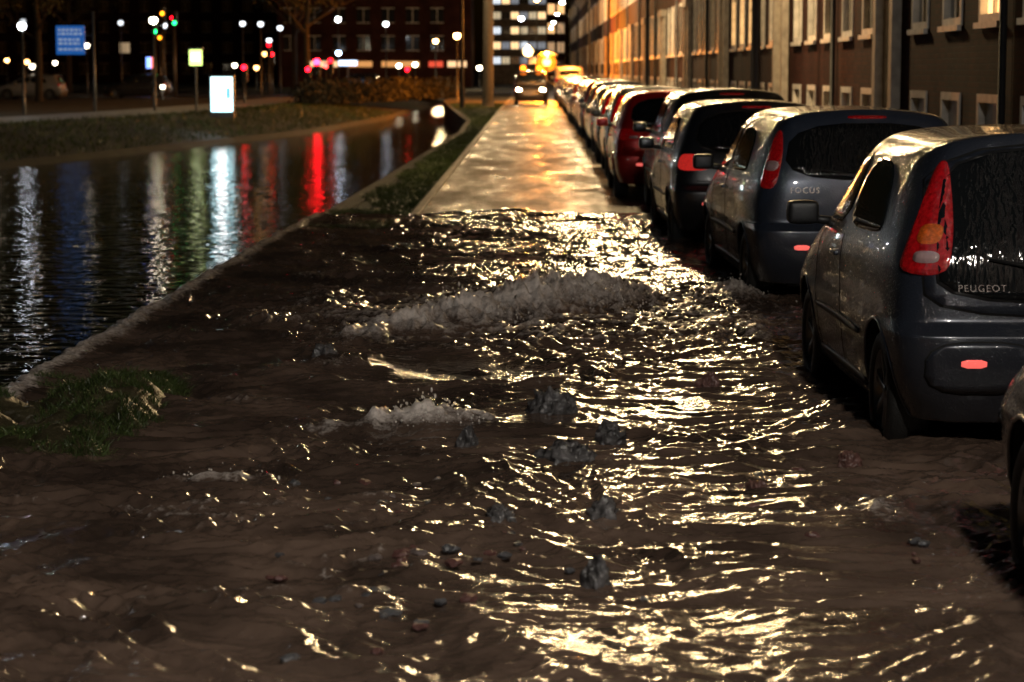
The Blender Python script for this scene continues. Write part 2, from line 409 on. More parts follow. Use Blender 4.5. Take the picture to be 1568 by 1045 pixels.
    bp = N.new('ShaderNodeBump'); bp.inputs['Strength'].default_value = .42; bp.inputs['Distance'].default_value = .012
    Lk.new(n3.outputs['Fac'], bp.inputs['Height']); Lk.new(bp.outputs['Normal'], b.inputs['Normal'])
    me.materials.append(m)
    o = bpy.data.objects.new('flood_water', me); COL.objects.link(o)
flood()

def spray():
    bm = bmesh.new()
    for cx, cy, sx, sy, H, n in [(.22, 15.6, .42, .3, .34, 900), (-.45, 14.8, .38, .25, .22, 420), (-.5, 10.45, .2, .12, .15, 240), (-1.28, 9, .2, .06, .09, 20), (1.5, 16.6, .25, .4, .14, 110)]:
        for _ in range(n):
            x = random.gauss(cx, sx*.7); y = random.gauss(cy, sy*.7)
            g = math.exp(-(((x-cx)/sx)**2+((y-cy)/sy)**2))
            z = BASE+H*g*random.uniform(.3, 1.2)
            r = random.choice([.002, .003, .004, .005, .007])*random.uniform(.6, 1.1)
            mt = Matrix.Translation((x, y, z)) @ Matrix.Rotation(random.uniform(0, 3), 4, 'X') @ Matrix.Diagonal((r, r*random.uniform(.8, 2.6), r, 1))
            bmesh.ops.create_icosphere(bm, subdivisions=1, radius=1, matrix=mt)
    me = bpy.data.meshes.new('water_spray'); bm.to_mesh(me); bm.free()
    me.polygons.foreach_set('use_smooth', [True]*len(me.polygons))
    me.materials.append(mat('spray', (.7, .64, .58), .2))
    COL.objects.link(bpy.data.objects.new('water_spray', me))
spray()

M_rock = mat('wet_rubble', (.09, .085, .085), .18, var=.8, nscale=14, bump=1.0, bscale=18)
M_rock2 = mat('wet_brick_lump', (.12, .06, .05), .3, var=.4, nscale=14, bump=.9, bscale=22)
def rock(x, y, w_, h_, name='rubble_lump', m=None, seed=0):
    bm = bmesh.new(); bmesh.ops.create_icosphere(bm, subdivisions=5, radius=1)
    for v in bm.verts:
        p = v.co.normalized(); q = p+Vector((seed*3.1, seed*1.7, 0))
        d = 1+.35*mnoise.noise(q*1.3)+.24*mnoise.noise(q*3.1)+.20*abs(mnoise.noise(q*6))+.09*mnoise.noise(q*14)
        d = d*(1-.30*abs(mnoise.noise(q*2.3)))
        v.co = Vector((p.x*w_*.5*d, p.y*w_*.42*d, p.z*h_*d))
    me = bpy.data.meshes.new(name); bm.to_mesh(me); bm.free()
    me.polygons.foreach_set('use_smooth', [True]*len(me.polygons)); me.materials.append(m or M_rock)
    o = bpy.data.objects.new(name, me); COL.objects.link(o); o.location = (x, y, BASE-.01); o.rotation_euler = (0, 0, seed)
for i, (x, y, ww, hh) in enumerate([(.10, 10.8, .26, .13), (.35, 10.05, .16, .08), (.15, 9.45, .26, .10), (.27, 8.25, .15, .08), (-.12, 8.15, .13, .07),
                                    (.21, 7.17, .095, .09), (1.34, 9.4, .12, .06), (-.29, 9.9, .12, .08), (.9, 8.8, .10, .05), (-1.2, 13, .16, .08), (.93, 11.8, .14, .07)]):
    rock(x, y, ww, hh, m=M_rock2 if i in (6, 8, 10) else None, seed=i+1)
def rubble():
    mbs = bmesh.new()
    cols = [mat('rubble_grey', (.08, .08, .085), .3, bump=.5), mat('rubble_pink', (.12, .055, .048), .35, bump=.5), mat('rubble_pale', (.15, .12, .11), .3, bump=.4)]
    for cx, cy, sx, sy, n in [(-.42, 8.1, .28, .5, 38), (-.5, 7.2, .28, .45, 26), (.9, 8.9, .3, .45, 16), (1.3, 8.2, .2, .5, 8)]:
        for _ in range(n):
            x = random.gauss(cx, sx); y = random.gauss(cy, sy); r = random.uniform(.010, .026)
            k = len(mbs.faces)
            mt = Matrix.Translation((x, y, BASE-r*.3)) @ Matrix.Rotation(random.uniform(0, 6), 4, 'Z') @ Matrix.Diagonal((r*random.uniform(.8, 1.8), r, r*.6, 1))
            res = bmesh.ops.create_icosphere(mbs, subdivisions=2, radius=1, matrix=mt)
            for v in res['verts']: v.co += Vector((random.uniform(-1, 1), random.uniform(-1, 1), random.uniform(-1, 1)))*r*.2
            mbs.faces.ensure_lookup_table(); c = random.choices([0, 1, 2], [3, 3, 1])[0]
            for f in mbs.faces[k:]: f.material_index = c
    me = bpy.data.meshes.new('brick_rubble'); mbs.to_mesh(me); mbs.free()
    for c in cols: me.materials.append(c)
    COL.objects.link(bpy.data.objects.new('brick_rubble', me))
rubble()

# ------------------------------------------------------------------ grass
M_grass = mat('grass_blade', (.065, .095, .026), .4, var=.5, nscale=2.5)
def mound_h(x, y):
    m = np.exp(-(((x+2.35)/.66)**4+((y-10.75)/1.55)**4))
    br = perlin(x*1.8, y*1.6, 40)
    return -.05+m*(.18+.14*br+.07*perlin(x*6, y*6, 41))
def bank():
    xs = np.linspace(-2.8, -1.3, 70); ys = np.linspace(8.6, 13.4, 180)
    Xg, Yg = np.meshgrid(xs, ys); Z = mound_h(Xg, Yg)+.010*perlin(Xg*25, Yg*25, 42)
    n = 70; V = np.stack([Xg, Yg, Z], -1).reshape(-1, 3)
    F = [(i*n+j, i*n+j+1, (i+1)*n+j+1, (i+1)*n+j) for i in range(179) for j in range(n-1)]
    obj('grass_bank', V, F, mat('wet_soil', (.05, .042, .022), .35, var=.5, bump=.8, bscale=30), smooth=True)
bank()
def grass():
    V = []; F = []
    def blade(x, y, z, h, wd):
        a = random.uniform(0, 6.28); lean = random.uniform(.3, 1.6)*h; b = random.gauss(-1.2, 1.3)
        dx, dy = math.cos(a)*wd, math.sin(a)*wd; lx, ly = math.cos(b)*lean, math.sin(b)*lean
        k = len(V)
        V.extend([(x-dx, y-dy, z), (x+dx, y+dy, z), (x+dx*.7+lx*.4, y+dy*.7+ly*.4, z+h*.6), (x-dx*.7+lx*.4, y-dy*.7+ly*.4, z+h*.6), (x+lx, y+ly, z+h*.8)])
        F.append((k, k+1, k+2, k+3)); F.append((k+3, k+2, k+4))
    px = np.random.uniform(-2.68, -1.5, 36000); py = np.random.uniform(8.9, 12.8, 36000)
    pz = mound_h(px, py); dn = perlin(px*3.5, py*3.5, 50)
    for x, y, z, d in zip(px, py, pz, dn):
        if z > .07 and d > -.2: blade(x, y, z-.005, random.uniform(.02, .06)*(1+d), .0025)
    for _ in range(52000):
        y = 24.0+(random.random()**1.6)*97
        e = float(edge(y)); x = random.uniform(e+.06, -1.55)
        s = 1+(y-24)/50
        if mnoise.noise(Vector((x*1.5, y*.6, 0))) < -.3+.35*max(0, 27.5-y)/3.5: continue
        blade(x, y, -.055 if y > 27 else .02, random.uniform(.05, .13), .005*s)
    for _ in range(14000):
        y = random.uniform(40, 130); t = random.uniform(0, 5.0)
        x = float(farx(y))-.6-t; z = np.interp(t, [0, 3.4, 5], [-.72, -.08, 0])
        blade(x, y, z, random.uniform(.08, .2), .014)
    obj('grass', V, F, M_grass)
grass()

# ------------------------------------------------------------------ cars
def chaikin(p, it=2, keep=.22):
    for _ in range(it):
        q = []
        for i in range(len(p)):
            a = Vector(p[i]); b = Vector(p[(i+1) % len(p)])
            q += [tuple(a*(1-keep)+b*keep), tuple(a*keep+b*(1-keep))]
        p = q
    return p

def patch(name, poly, mode, bvh, m, parent, step=.05, off=.004, smooth_it=2, side=-1):
    poly = chaikin(poly, smooth_it) if smooth_it else poly
    bm = bmesh.new()
    vs = [bm.verts.new((u, v, 0)) for u, v in poly]
    bm.faces.new(vs)
    us = [p[0] for p in poly]; zs = [p[1] for p in poly]
    for ax, lo, hi in ((0, min(us), max(us)), (1, min(zs), max(zs))):
        k = lo+step
        while k < hi-1e-4:
            no = (1, 0, 0) if ax == 0 else (0, 1, 0); co = (k, 0, 0) if ax == 0 else (0, k, 0)
            bmesh.ops.bisect_plane(bm, geom=bm.verts[:]+bm.edges[:]+bm.faces[:], plane_co=co, plane_no=no, dist=1e-5)
            k += step
    r2 = math.sqrt(.5)
    for v in bm.verts:
        u, z = v.co.x, v.co.y
        if mode == 'side': o = Vector((side*3, u, z)); d = Vector((-side, 0, 0))
        elif mode == 'rear': o = Vector((u, -3, z)); d = Vector((0, 1, 0))
        elif mode == 'front': o = Vector((u, 9, z)); d = Vector((0, -1, 0))
        elif mode == 'diag':
            ax = Vector((r2, -r2, 0)); d = Vector((r2, r2, 0))
            o = ax*u+Vector((0, 0, z))-d*4
            if side > 0: o.x = -o.x; d.x = -d.x
        loc, nrm, i, dd = bvh.ray_cast(o, d)
        if loc is None:
            loc, nrm, i, dd = bvh.find_nearest(o+d*3.6)
        if nrm.dot(d) > 0: nrm = -nrm
        v.co = loc+nrm*off
    bmesh.ops.recalc_face_normals(bm, faces=bm.faces)
    c = Vector((0, 1.9, .8)); tot = sum((f.normal.dot(f.calc_center_median()-c) for f in bm.faces))
    if tot < 0: bmesh.ops.reverse_faces(bm, faces=bm.faces)
    me = bpy.data.meshes.new(name); bm.to_mesh(me); bm.free()
    me.polygons.foreach_set('use_smooth', [True]*len(me.polygons)); me.materials.append(m)
    ob = bpy.data.objects.new(name, me); COL.objects.link(ob); ob.parent = parent
    sd = ob.modifiers.new('s', 'SOLIDIFY'); sd.thickness = off+.006; sd.offset = -1
    return ob

def wheel(parent, x, y, r, side, full=True, wd=.19):
    mb = MB(); s = side
    w2 = wd/2
    prof = [(r*.68, w2*.9), (r*.74, w2*1.02), (r*.86, w2*1.05), (r*.95, w2*.93), (r, w2*.72), (r, -w2*.72), (r*.95, -w2*.95), (r*.7, -w2)]
    mb.lathe([(a, h*s) for a, h in prof], (0, 0, 0), 'x', 40 if full else 20, 0)
    rim = [(r*.69, w2*.92), (r*.65, w2*.80), (r*.63, w2*.3), (r*.61, -w2)]
    mb.lathe([(a, h*s) for a, h in rim], (0, 0, 0), 'x', 40 if full else 20, 1)
    mb.lathe([(r*.60, -w2*.2*s), (.001, -w2*.2*s)], (0, 0, 0), 'x', 20, 2)
    mb.lathe([(.001, w2*.78*s), (r*.10, w2*.76*s), (r*.14, w2*.6*s), (r*.15, 0)], (0, 0, 0), 'x', 16, 1)
    ns = 7 if full else 5
    for k in range(ns):
        a = 2*math.pi*k/ns+.3
        b = len(mb.v)
        for rr, ww, dd in ((r*.10, r*.085, w2*.70), (r*.35, r*.06, w2*.74), (r*.655, r*.10, w2*.80)):
            for sg in (-1, 1):
                for dp in (0, -.025):
                    cy = rr*math.cos(a)-sg*ww*math.sin(a); cz = rr*math.sin(a)+sg*ww*math.cos(a)
                    mb.v.append(((dd+dp)*s, cy, cz))
        for q in range(2):
            o = b+q*4
            mb.f += [(o, o+2, o+6, o+4), (o+1, o+5, o+7, o+3), (o, o+4, o+5, o+1), (o+2, o+3, o+7, o+6)]; mb.m += [1]*4
    ob = mb.make('wheel', [M_tyre, M_rim, M_black], parent, True)
    ob.location = (x, y, r)
    return ob

_paints = {}
def get_paint(c, metal=.35):
    k = (c, metal)
    if k not in _paints: _paints[k] = paint('car_paint_%d' % len(_paints), c, metal)
    return _paints[k]

def car(X, Y, yaw=0, L=3.6, W=1.63, H=1.47, color=(.03, .033, .04), style='hatch', lod=0, lamp='tall', flip=False, name='parked_car', lights=False, lamp_mat=None, hero=False, mo=.07):
    hw = W/2
    par = empty(name, (X+hw*math.cos(yaw), Y, 0), yaw)
    if flip: par.rotation_euler[2] += math.pi; par.location.y += L
    fz = H/1.47
    P = {'hatch': [.10, .03, .0, .012, .085, .115, .16, .37, .44],
         'wagon': [.10, .03, .0, .012, .075, .09, .11, .24, .33],
         'van':   [.06, .015, .0, .01, .03, .03, .04, .08, .12]}[style]
    zb = [.21, .33, .48, .60, .655, .84*fz, .965*fz, H-.095, H-.022]; zc = H
    xf = [.90, .965, .99, 1.0, .99, .985, .945, .765, .62]
    if style == 'van': xf = [.92, .97, .99, 1, .995, .99, .97, .88, .72]
    n = 9
    st = []
    def S(ys, xs, zs=None, zcen=None):
        st.append((ys, xs, zs or zb, zcen if zcen is not None else zc, ys[-1]))
    S([p+.0 for p in P], [hw*f*.55 for f in xf], zs=zb[:-1]+[H-.02])
    S([p+.02 for p in P], [hw*f*k for f, k in zip(xf, [.80, .81, .83, .83, .82, .80, .80, .84, .88])])
    S([p+.07 for p in P], [hw*f*k for f, k in zip(xf, [.91, .925, .94, .94, .925, .90, .89, .93, .96])])
    S([p+.20 for p in P], [hw*f*.985 for f in xf])
    ro = .27 if style != 'van' else .2
    S([ro*L]*n, [hw*f for f in xf], [zb[0]-.02]+zb[1:])
    S([.45*L]*n, [hw*f*k for f, k in zip(xf, [1, .985, .975, .98, .985, 1, 1, 1, 1])], [zb[0]-.02]+zb[1:7]+[H-.085, H-.008], H+.012)
    wtop = .585 if style != 'van' else .80
    S([wtop*L]*n, [hw*f*k for f, k in zip(xf, [1, .985, .975, .98, .985, 1, 1, 1, 1])], [zb[0]-.02]+zb[1:6]+[.955*fz, H-.11, H-.035], H-.015)
    cw = .775 if style != 'van' else .93
    hd = .93*fz
    S([cw*L-.1]*6+[cw*L-.05]+[cw*L, cw*L], [hw*f*k for f, k in zip(xf, [1, 1, 1, 1, 1, .985, .97, 1.02, .95])], zb[:5]+[.80*fz, .90*fz, hd+.02, hd+.04], hd+.055)
    S([.905*L]*n, [hw*f*k for f, k in zip(xf, [.98, .98, .98, .98, .97, .95, .90, .92, .85])], zb[:5]+[.73*fz, .80*fz, .85*fz, .86*fz], .87*fz)
    S([L-.12, L-.09, L-.08, L-.09, L-.11, L-.14, L-.16, L-.18, L-.2], [hw*f*k for f, k in zip(xf, [.88, .9, .9, .9, .88, .85, .8, .8, .7])], zb[:4]+[.64, .68*fz, .72*fz, .75*fz, .76*fz], .77*fz)
    S([L-.05, L-.01, L, L-.02, L-.04, L-.07, L-.09, L-.12, L-.14], [hw*f*.55 for f in xf], zb[:4]+[.635, .66*fz, .69*fz, .71*fz, .72*fz], .73*fz)
    V = []; F = []
    R = 2*n+1
    for ys, xs, zs, zcen, yc in st:
        for j in range(n): V.append((-xs[j], ys[j], zs[j]))
        V.append((0, yc, zcen))
        for j in reversed(range(n)): V.append((xs[j], ys[j], zs[j]))
    ns = len(st)
    for i in range(ns-1):
        for j in range(R):
            k = (j+1) % R
            F.append((i*R+j, i*R+k, (i+1)*R+k, (i+1)*R+j))
    for base, rev in ((0, True), ((ns-1)*R, False)):
        for j in range(n-1):
            q = (base+j, base+j+1, base+R-2-j, base+R-1-j)
            F.append(q if not rev else q[::-1])
        q = (base+n-1, base+n, base+n+1)
        F.append(q if not rev else q[::-1])
    me = bpy.data.meshes.new('body'); me.from_pydata(V, [], F)
    bm = bmesh.new(); bm.from_mesh(me); bmesh.ops.recalc_face_normals(bm, faces=bm.faces)
    cl = bm.edges.layers.float.new('crease_edge')
    for e_ in bm.edges:
        a, b = e_.verts[0].index, e_.verts[1].index
        ja, jb = a % R, b % R; ja = min(ja, R-1-ja); jb = min(jb, R-1-jb)
        if ja == jb:
            if ja == 3: e_[cl] = .6
            elif ja == 4: e_[cl] = .5
            elif ja == 6: e_[cl] = .4
            elif ja == 0: e_[cl] = .8
    bm.to_mesh(me); bm.free()
    body = bpy.data.objects.new('body', me); COL.objects.link(body)
    ss = body.modifiers.new('sub', 'SUBSURF'); ss.levels = ss.render_levels = {0: 4, 1: 3, 2: 2}[lod]
    dg = bpy.context.evaluated_depsgraph_get(); dg.update()
    e = body.evaluated_get(dg); bm = bmesh.new(); bm.from_mesh(e.to_mesh()); bvh = BVHTree.FromBMesh(bm); bm.free(); e.to_mesh_clear()
    wr = .285 if H < 1.5 else .31
    wy = [.56 if L < 3.6 else .72, L-.66 if L < 3.6 else L-.78]
    mb = MB()
    for yy in wy:
        for s in (-1, 1):
            mb.lathe([(.001, s*(hw-.30)), (wr+.045, s*(hw-.30)), (wr+.045, s*(hw+.2)), (.001, s*(hw+.2))], (0, yy, wr+.005), 'x', 40, 0)
    cut = mb.make('cutter', [M_black])
    bm = bmesh.new(); bm.from_mesh(cut.data); bmesh.ops.remove_doubles(bm, verts=bm.verts, dist=.003); bmesh.ops.recalc_face_normals(bm, faces=bm.faces); bm.to_mesh(cut.data); bm.free()
    bo = body.modifiers.new('cut', 'BOOLEAN'); bo.object = cut; bo.operation = 'DIFFERENCE'; bo.solver = 'EXACT'
    dg.update(); e = body.evaluated_get(bpy.context.evaluated_depsgraph_get())
    me2 = bpy.data.meshes.new_from_object(e)
    body.modifiers.clear(); body.data = me2; me2.materials.clear()
    me2.materials.append(get_paint(color)); me2.materials.append(M_black)
    fmi = []
    for p in me2.polygons:
        c = p.center; blk = c.z < .215
        for yy in wy:
            dd = math.hypot(c.y-yy, c.z-wr-.005)
            if abs(c.x) < hw-.29 and dd < wr+.05 and abs(c.x) > hw-.31: blk = True
            rad = Vector((0, c.y-yy, c.z-wr-.005))
            if rad.length > .01 and wr+.035 < dd < wr+.05 and p.normal.dot(rad.normalized()) < -.8: blk = True
        fmi.append(1 if blk else 0)
    me2.polygons.foreach_set('material_index', fmi)
    me2.polygons.foreach_set('use_smooth', [True]*len(me2.polygons))
    try: me2.set_sharp_from_angle(angle=math.radians(38))
    except Exception: pass
    body.parent = par
    bpy.data.objects.remove(cut)
    for i_, yy in enumerate(wy):
        for s in (-1, 1):
            hx = bvh.ray_cast(Vector((s*3, yy+.0, wr*2+.08)), Vector((-s, 0, 0)))[0]
            wheel(par, s*(abs(hx.x)-.115), yy, wr, s, lod < 2)
            if lod < 2:
                mbl = MB(); pts = []
                for q in range(17):
                    a = math.radians(-10+200*q/16); py_, pz_ = yy+(wr+.052)*math.cos(a), wr+.005+(wr+.052)*math.sin(a)
                    hq = bvh.ray_cast(Vector((s*3, py_, pz_)), Vector((-s, 0, 0)))[0]
                    if hq is not None and pz_ > .22: pts.append((hq.x-s*.004, py_, pz_))
                if len(pts) > 3: mbl.tube(pts, [.011]*len(pts), 8); mbl.make('arch_lip', [get_paint(color)], par, True)
    st_ = .045 if lod == 0 else (.08 if lod == 1 else .16)
    gx = .60*(W/1.63)
    zt = H-.13; zl = .93*fz
    sk = W/1.63
    if hero:
        patch('tailgate_gap', [(-.67*sk, .675), (.67*sk, .675), (.68*sk, .95), (.60*sk, H-.06), (-.60*sk, H-.06), (-.68*sk, .95)], 'rear', bvh, M_seam, par, .045, .002, 2)
        patch('tailgate', [(-.66*sk, .685), (.66*sk, .685), (.67*sk, .95), (.59*sk, H-.07), (-.59*sk, H-.07), (-.67*sk, .95)], 'rear', bvh, get_paint(color), par, .045, .005, 2)
        rp = [(-gx, .745), (gx, .745), (gx*1.03, 1.0), (gx*.88, zt+.04), (-gx*.88, zt+.04), (-gx*1.03, 1.0)]
        patch('glass_rubber', [(x*1.02, z+(.012 if z > 1 else -.010)) for x, z in rp], 'rear', bvh, M_black, par, st_, .009)
        for s in (-1, 1):
            patch('bumper_line', [(s*.47-.24, .34), (s*.47+.24, .34), (s*.47+.26, .58), (s*.47-.24, .58)], 'rear', bvh, M_seam, par, .04, .002, 2)
            patch('bumper_panel', [(s*.47-.232, .348), (s*.47+.232, .348), (s*.47+.25, .572), (s*.47-.232, .572)], 'rear', bvh, get_paint(color), par, .04, .006, 2)
        patch('bumper_insert', [(-.3, .24), (.3, .24), (.27, .33), (-.27, .33)], 'rear', bvh, M_black, par, .05, .006, 1)
    elif style == 'van': rp = [(-.62, 1.0*fz), (.62, 1.0*fz), (.55, H-.2), (-.55, H-.2)]
    else: rp = [(-gx, .96*fz), (gx, .96*fz), (gx*.86, zt+.02), (-gx*.86, zt+.02)]
    if lod == 1: patch('glass_rubber', [(x*1.03, z+(.014 if z > 1.1 else -.012)) for x, z in rp], 'rear', bvh, M_black, par, st_, .005)
    patch('rear_glass', rp, 'rear', bvh, M_cglass, par, st_, .012 if hero else .008)
    for s in (-1, 1):
        y0 = .24*L-.1; yb = .47*L; yf = .70*L
        patch('side_glass_rear', [(y0, zl+.10), (y0+.25, H-.17), (yb-.04, H-.145), (yb-.02, zl+.045), (y0+.08, zl+.055)], 'side', bvh, M_sglass, par, st_, .004, 2, s)
        patch('side_glass_front', [(yb+.02, zl+.045), (yb+.02, H-.145), (.575*L, H-.165), (yf, zl+.07), (yf-.02, zl+.04)], 'side', bvh, M_sglass, par, st_, .004, 1, s)
        r2 = math.sqrt(.5)
        u0 = -(hw*.985)*r2
        if hero:
            lp = [(u0-.16, .865), (u0+.075, .85), (u0+.06, 1.0), (u0-.0, 1.18), (u0-.07, 1.345), (u0-.115, 1.34), (u0-.125, 1.15), (u0-.14, .98)]
            subs = [(M_orange, [(u0-.09, .985), (u0+.015, .985), (u0+.01, 1.07), (u0-.085, 1.07)]), (M_clear, [(u0-.08, .905), (u0+.03, .905), (u0+.025, .955), (u0-.08, .955)])]
        elif lamp == 'tall':
            lp = [(u0-.13, .90*fz), (u0+.03, .89*fz), (u0+.02, 1.15*fz), (u0-.04, H-.16), (u0-.10, H-.17), (u0-.12, 1.1*fz)]
            subs = [(M_clear, [(u0-.1, 1.02*fz), (u0+.01, 1.02*fz), (u0+.01, 1.09*fz), (u0-.1, 1.09*fz)])]
        else:
            lp = [(u0-.13, .80*fz), (u0+.16, .80*fz), (u0+.16, .88*fz), (u0+.04, .955*fz), (u0-.13, .95*fz)]
            subs = [(M_clear, [(u0+.04, .82*fz), (u0+.13, .82*fz), (u0+.13, .855*fz), (u0+.04, .855*fz)])]
        patch('tail_lamp', lp, 'diag', bvh, lamp_mat or M_red, par, .03 if lod == 0 else .07, .012, 2, s)
        if lod < 2:
            for k, (mm, sp) in enumerate(subs): patch('tail_lamp_lens', sp, 'diag', bvh, mm, par, .03, .016, 3 if hero else 2, s)
            patch('reflector', [(s*.50-.055, .465), (s*.50+.055, .465), (s*.50+.055, .50), (s*.50-.055, .50)], 'rear', bvh, M_redglow, par, .03, .011, 1)
            for pl in ([(yb-.006, .3), (yb+.006, .3), (yb+.006, zl), (yb-.006, zl)], [(.68*L, .3), (.68*L+.01, .3), (.70*L+.01, zl), (.70*L, zl)]):
                patch('door_gap', pl, 'side', bvh, M_seam, par, .06, .0015, 0, s)
            patch('sill_trim', [(wy[0]+.38, .25), (wy[1]-.38, .25), (wy[1]-.38, .30), (wy[0]+.38, .30)], 'side', bvh, M_black, par, .1, .006, 1, s)
            patch('side_moulding', [(wy[0]+.42, .50), (wy[1]-.42, .50), (wy[1]-.42, .535), (wy[0]+.42, .535)], 'side', bvh, M_black, par, .1, .010, 1, s)
            if not hero: patch('bumper_gap', [(.05, .655), (wy[0]-.2, .64), (wy[0]-.2, .632), (.05, .647)], 'side', bvh, M_seam, par, .05, .0015, 0, s)
        mb = MB(); mx = s*(hw+mo); my = .675*L; mz = zl+.06
        mb.box(mx-.085, mx+.085, my-.05, my+.09, mz-.065, mz+.065, 0)
        mr = mb.make('wing_mirror', [get_paint(color) if lod else M_black], par, True)
        sb = mr.modifiers.new('s', 'SUBSURF'); sb.levels = sb.render_levels = 3
        bv = mr.modifiers.new('b', 'BEVEL'); bv.width = .03; bv.segments = 2; mr.modifiers.move(1, 0)
        mb = MB(); mb.tube([(s*(hw-.09), my+.06, mz-.05), (mx, my+.03, mz-.03)], [.025, .02], 8); mb.make('mirror_arm', [M_black], par, True)
        if lod < 2:
            hx = abs(bvh.ray_cast(Vector((s*3, yb+.16, zl-.11)), Vector((-s, 0, 0)))[0].x)
            mb = MB(); mb.box(s*hx-.022, s*hx+.022, yb+.08, yb+.24, zl-.12, zl-.095)
            bevel(mb.make('door_handle', [get_paint(color)], par, True), .009, 3)
    if lod < 2:
        if not hero:
            patch('hatch_gap', [(-.6, .69), (.6, .69), (.6, .698), (-.6, .698)], 'rear', bvh, M_seam, par, .06, .002, 0)
            lw = bvh.ray_cast(Vector((0, -3, .97*fz)), Vector((0, 1, 0)))[0]; l3_ = bvh.ray_cast(Vector((-.35, -3, 1.03*fz)), Vector((0, 1, 0)))[0]
            mb = MB(); mb.tube([(.03, lw.y-.03, .97*fz), (-.35, l3_.y-.025, 1.03*fz)], [.011, .006], 8); mb.make('rear_wiper', [M_black], par, True)
        patch('brake_lamp', [(-.14, H-.075), (.14, H-.075), (.14, H-.055), (-.14, H-.055)], 'rear', bvh, M_red, par, .05, .008, 1)
    patch('licence_plate', [(-.26, .70), (.26, .70), (.26, .80), (-.26, .80)] if lod else [(-.26, .44), (.26, .44), (.26, .55), (-.26, .55)], 'rear', bvh, M_plate, par, .1, .012, 0)
    patch('windscreen', [(-.60*W/1.63, hd+.06), (.60*W/1.63, hd+.06), (.50*W/1.63, H-.10), (-.50*W/1.63, H-.10)], 'front', bvh, M_sglass, par, .09, .005)
    for s in (-1, 1):
        patch('headlamp', [(s*.60-.13, .60*fz), (s*.60+.13, .60*fz), (s*.60+.13, .72*fz), (s*.60-.10, .69*fz)], 'front', bvh, emat((1, .72, .40), 120) if lights else M_clear, par, .06, .01, 2)
    patch('grille', [(-.4, .36), (.4, .36), (.36, .52), (-.36, .52)], 'front', bvh, M_black, par, .1, .006, 1)
    mb = MB(); mb.box(-.55, .55, .35, L-.35, .17, .26); mb.make('underbody', [M_black], par)
    mb = MB(); mb.tube([(-.35, .06, .25), (-.35, .3, .25)], [.022, .022], 10); mb.make('exhaust', [M_metal], par, True)
    return par, bvh

def lettering(txt, par, bvh, x, z, size=.045, lean=80, gap=.016):
    cu = bpy.data.curves.new('badge_lettering', 'FONT'); cu.body = txt; cu.size = size; cu.extrude = .002; cu.space_character = 1.2
    t = bpy.data.objects.new('badge_lettering', cu); COL.objects.link(t); t.parent = par
    loc = bvh.ray_cast(Vector((x+.1, -3, z+.015)), Vector((0, 1, 0)))[0]
    t.location = (x, loc.y-gap, z); t.rotation_euler = (math.radians(lean), 0, 0); cu.materials.append(M_chrome)

c1, b1 = car(1.57, 9.70, math.radians(1.4), 3.43, 1.70, 1.485, (.030, .036, .052), 'hatch', 0, 'tall', hero=True)
lettering('PEUGEOT', c1, b1, -.56, .79, .043, 78, .022)
mb = MB(); l2 = b1.ray_cast(Vector((0, -3, .86)), Vector((0, 1, 0)))[0]; l3 = b1.ray_cast(Vector((-.4, -3, .92)), Vector((0, 1, 0)))[0]
mb.tube([(0.05, l2.y-.03, .86), (-.2, (l2.y+l3.y)/2-.03, .89), (-.42, l3.y-.02, .93)], [.012, .009, .006], 8)
mb.make('rear_wiper', [M_black], c1, True)
mb = MB(); rr = b1.ray_cast(Vector((0, .62, 4)), Vector((0, 0, -1)))[0]
mb.tube([(0, .62, rr.z), (0, .40, rr.z+.22)], [.006, .003], 6); mb.make('aerial', [M_black], c1)

c2, b2 = car(1.58, 16.15, math.radians(1.8), 4.0, 1.72, 1.475, (.038, .050, .080), 'wagon', 0, 'tall')
lettering('FOCUS', c2, b2, -.58, .87, .06, 82, .010)
c3, b3 = car(1.34, 21.5, math.radians(1.2), 3.8, 1.68, 1.46, (.018, .020, .026), 'hatch', 1, 'low', lamp_mat=mat('tail_lamp_glow', (.6, .02, .02), .15, em=(1, .04, .03), es=.35, nscale=40, var=.5, bump=.5))  # tail lamps unlit, their emission imitates reflected light
lettering('civic', c3, b3, .2, .86, .07, 82, .010)
car(1.46, 26.0, math.radians(.6), 4.0, 1.72, 1.54, (.012, .013, .015), 'wagon', 1, 'low')
car(1.10, 30.5, 0, 4.1, 1.72, 1.48, (.50, .012, .012), 'hatch', 1, 'low')
cols = [(.02, .02, .02), (.03, .03, .033), (.07, .07, .075), (.014, .017, .035), (.16, .014, .014), (.2, .2, .21), (.025, .025, .028), (.015, .015, .015)]
yy = 36.5; i = 0
while yy < 128:
    car(1.16+.1*random.random()+(yy-38)*.001, yy, math.radians(random.uniform(-1, 1)), random.uniform(3.7, 4.4), 1.68, random.uniform(1.42, 1.52), cols[i % 8], random.choice(['hatch', 'wagon']), 2, random.choice(['low', 'tall']))
    yy += random.uniform(5.0, 5.6); i += 1
car(1.25, 131, 0, 5, 1.8, 2.0, (.55, .55, .55), 'van', 2, 'low')
car(1.60, 4.08, math.radians(.3), 3.95, 1.70, 1.46, (.014, .015, .02), 'hatch', 1, 'low', mo=-.16)

cv, bv = car(-.95, 114, 0, 4.9, 1.75, 1.75, (.03, .02, .015), 'van', 2, 'low', flip=True, name='service_van', lights=True)
mb = MB(); mb.lathe([(.14, 1.76), (.14, 1.9), (.10, 1.98), (.001, 2.0)], (-.4, 3.6, 0), 'z', 16)
mb.lathe([(.14, 1.76), (.14, 1.9), (.10, 1.98), (.001, 2.0)], (.4, 3.6, 0), 'z', 16)
mb.make('beacon', [emat((1, .22, .01), 6)], cv, True)

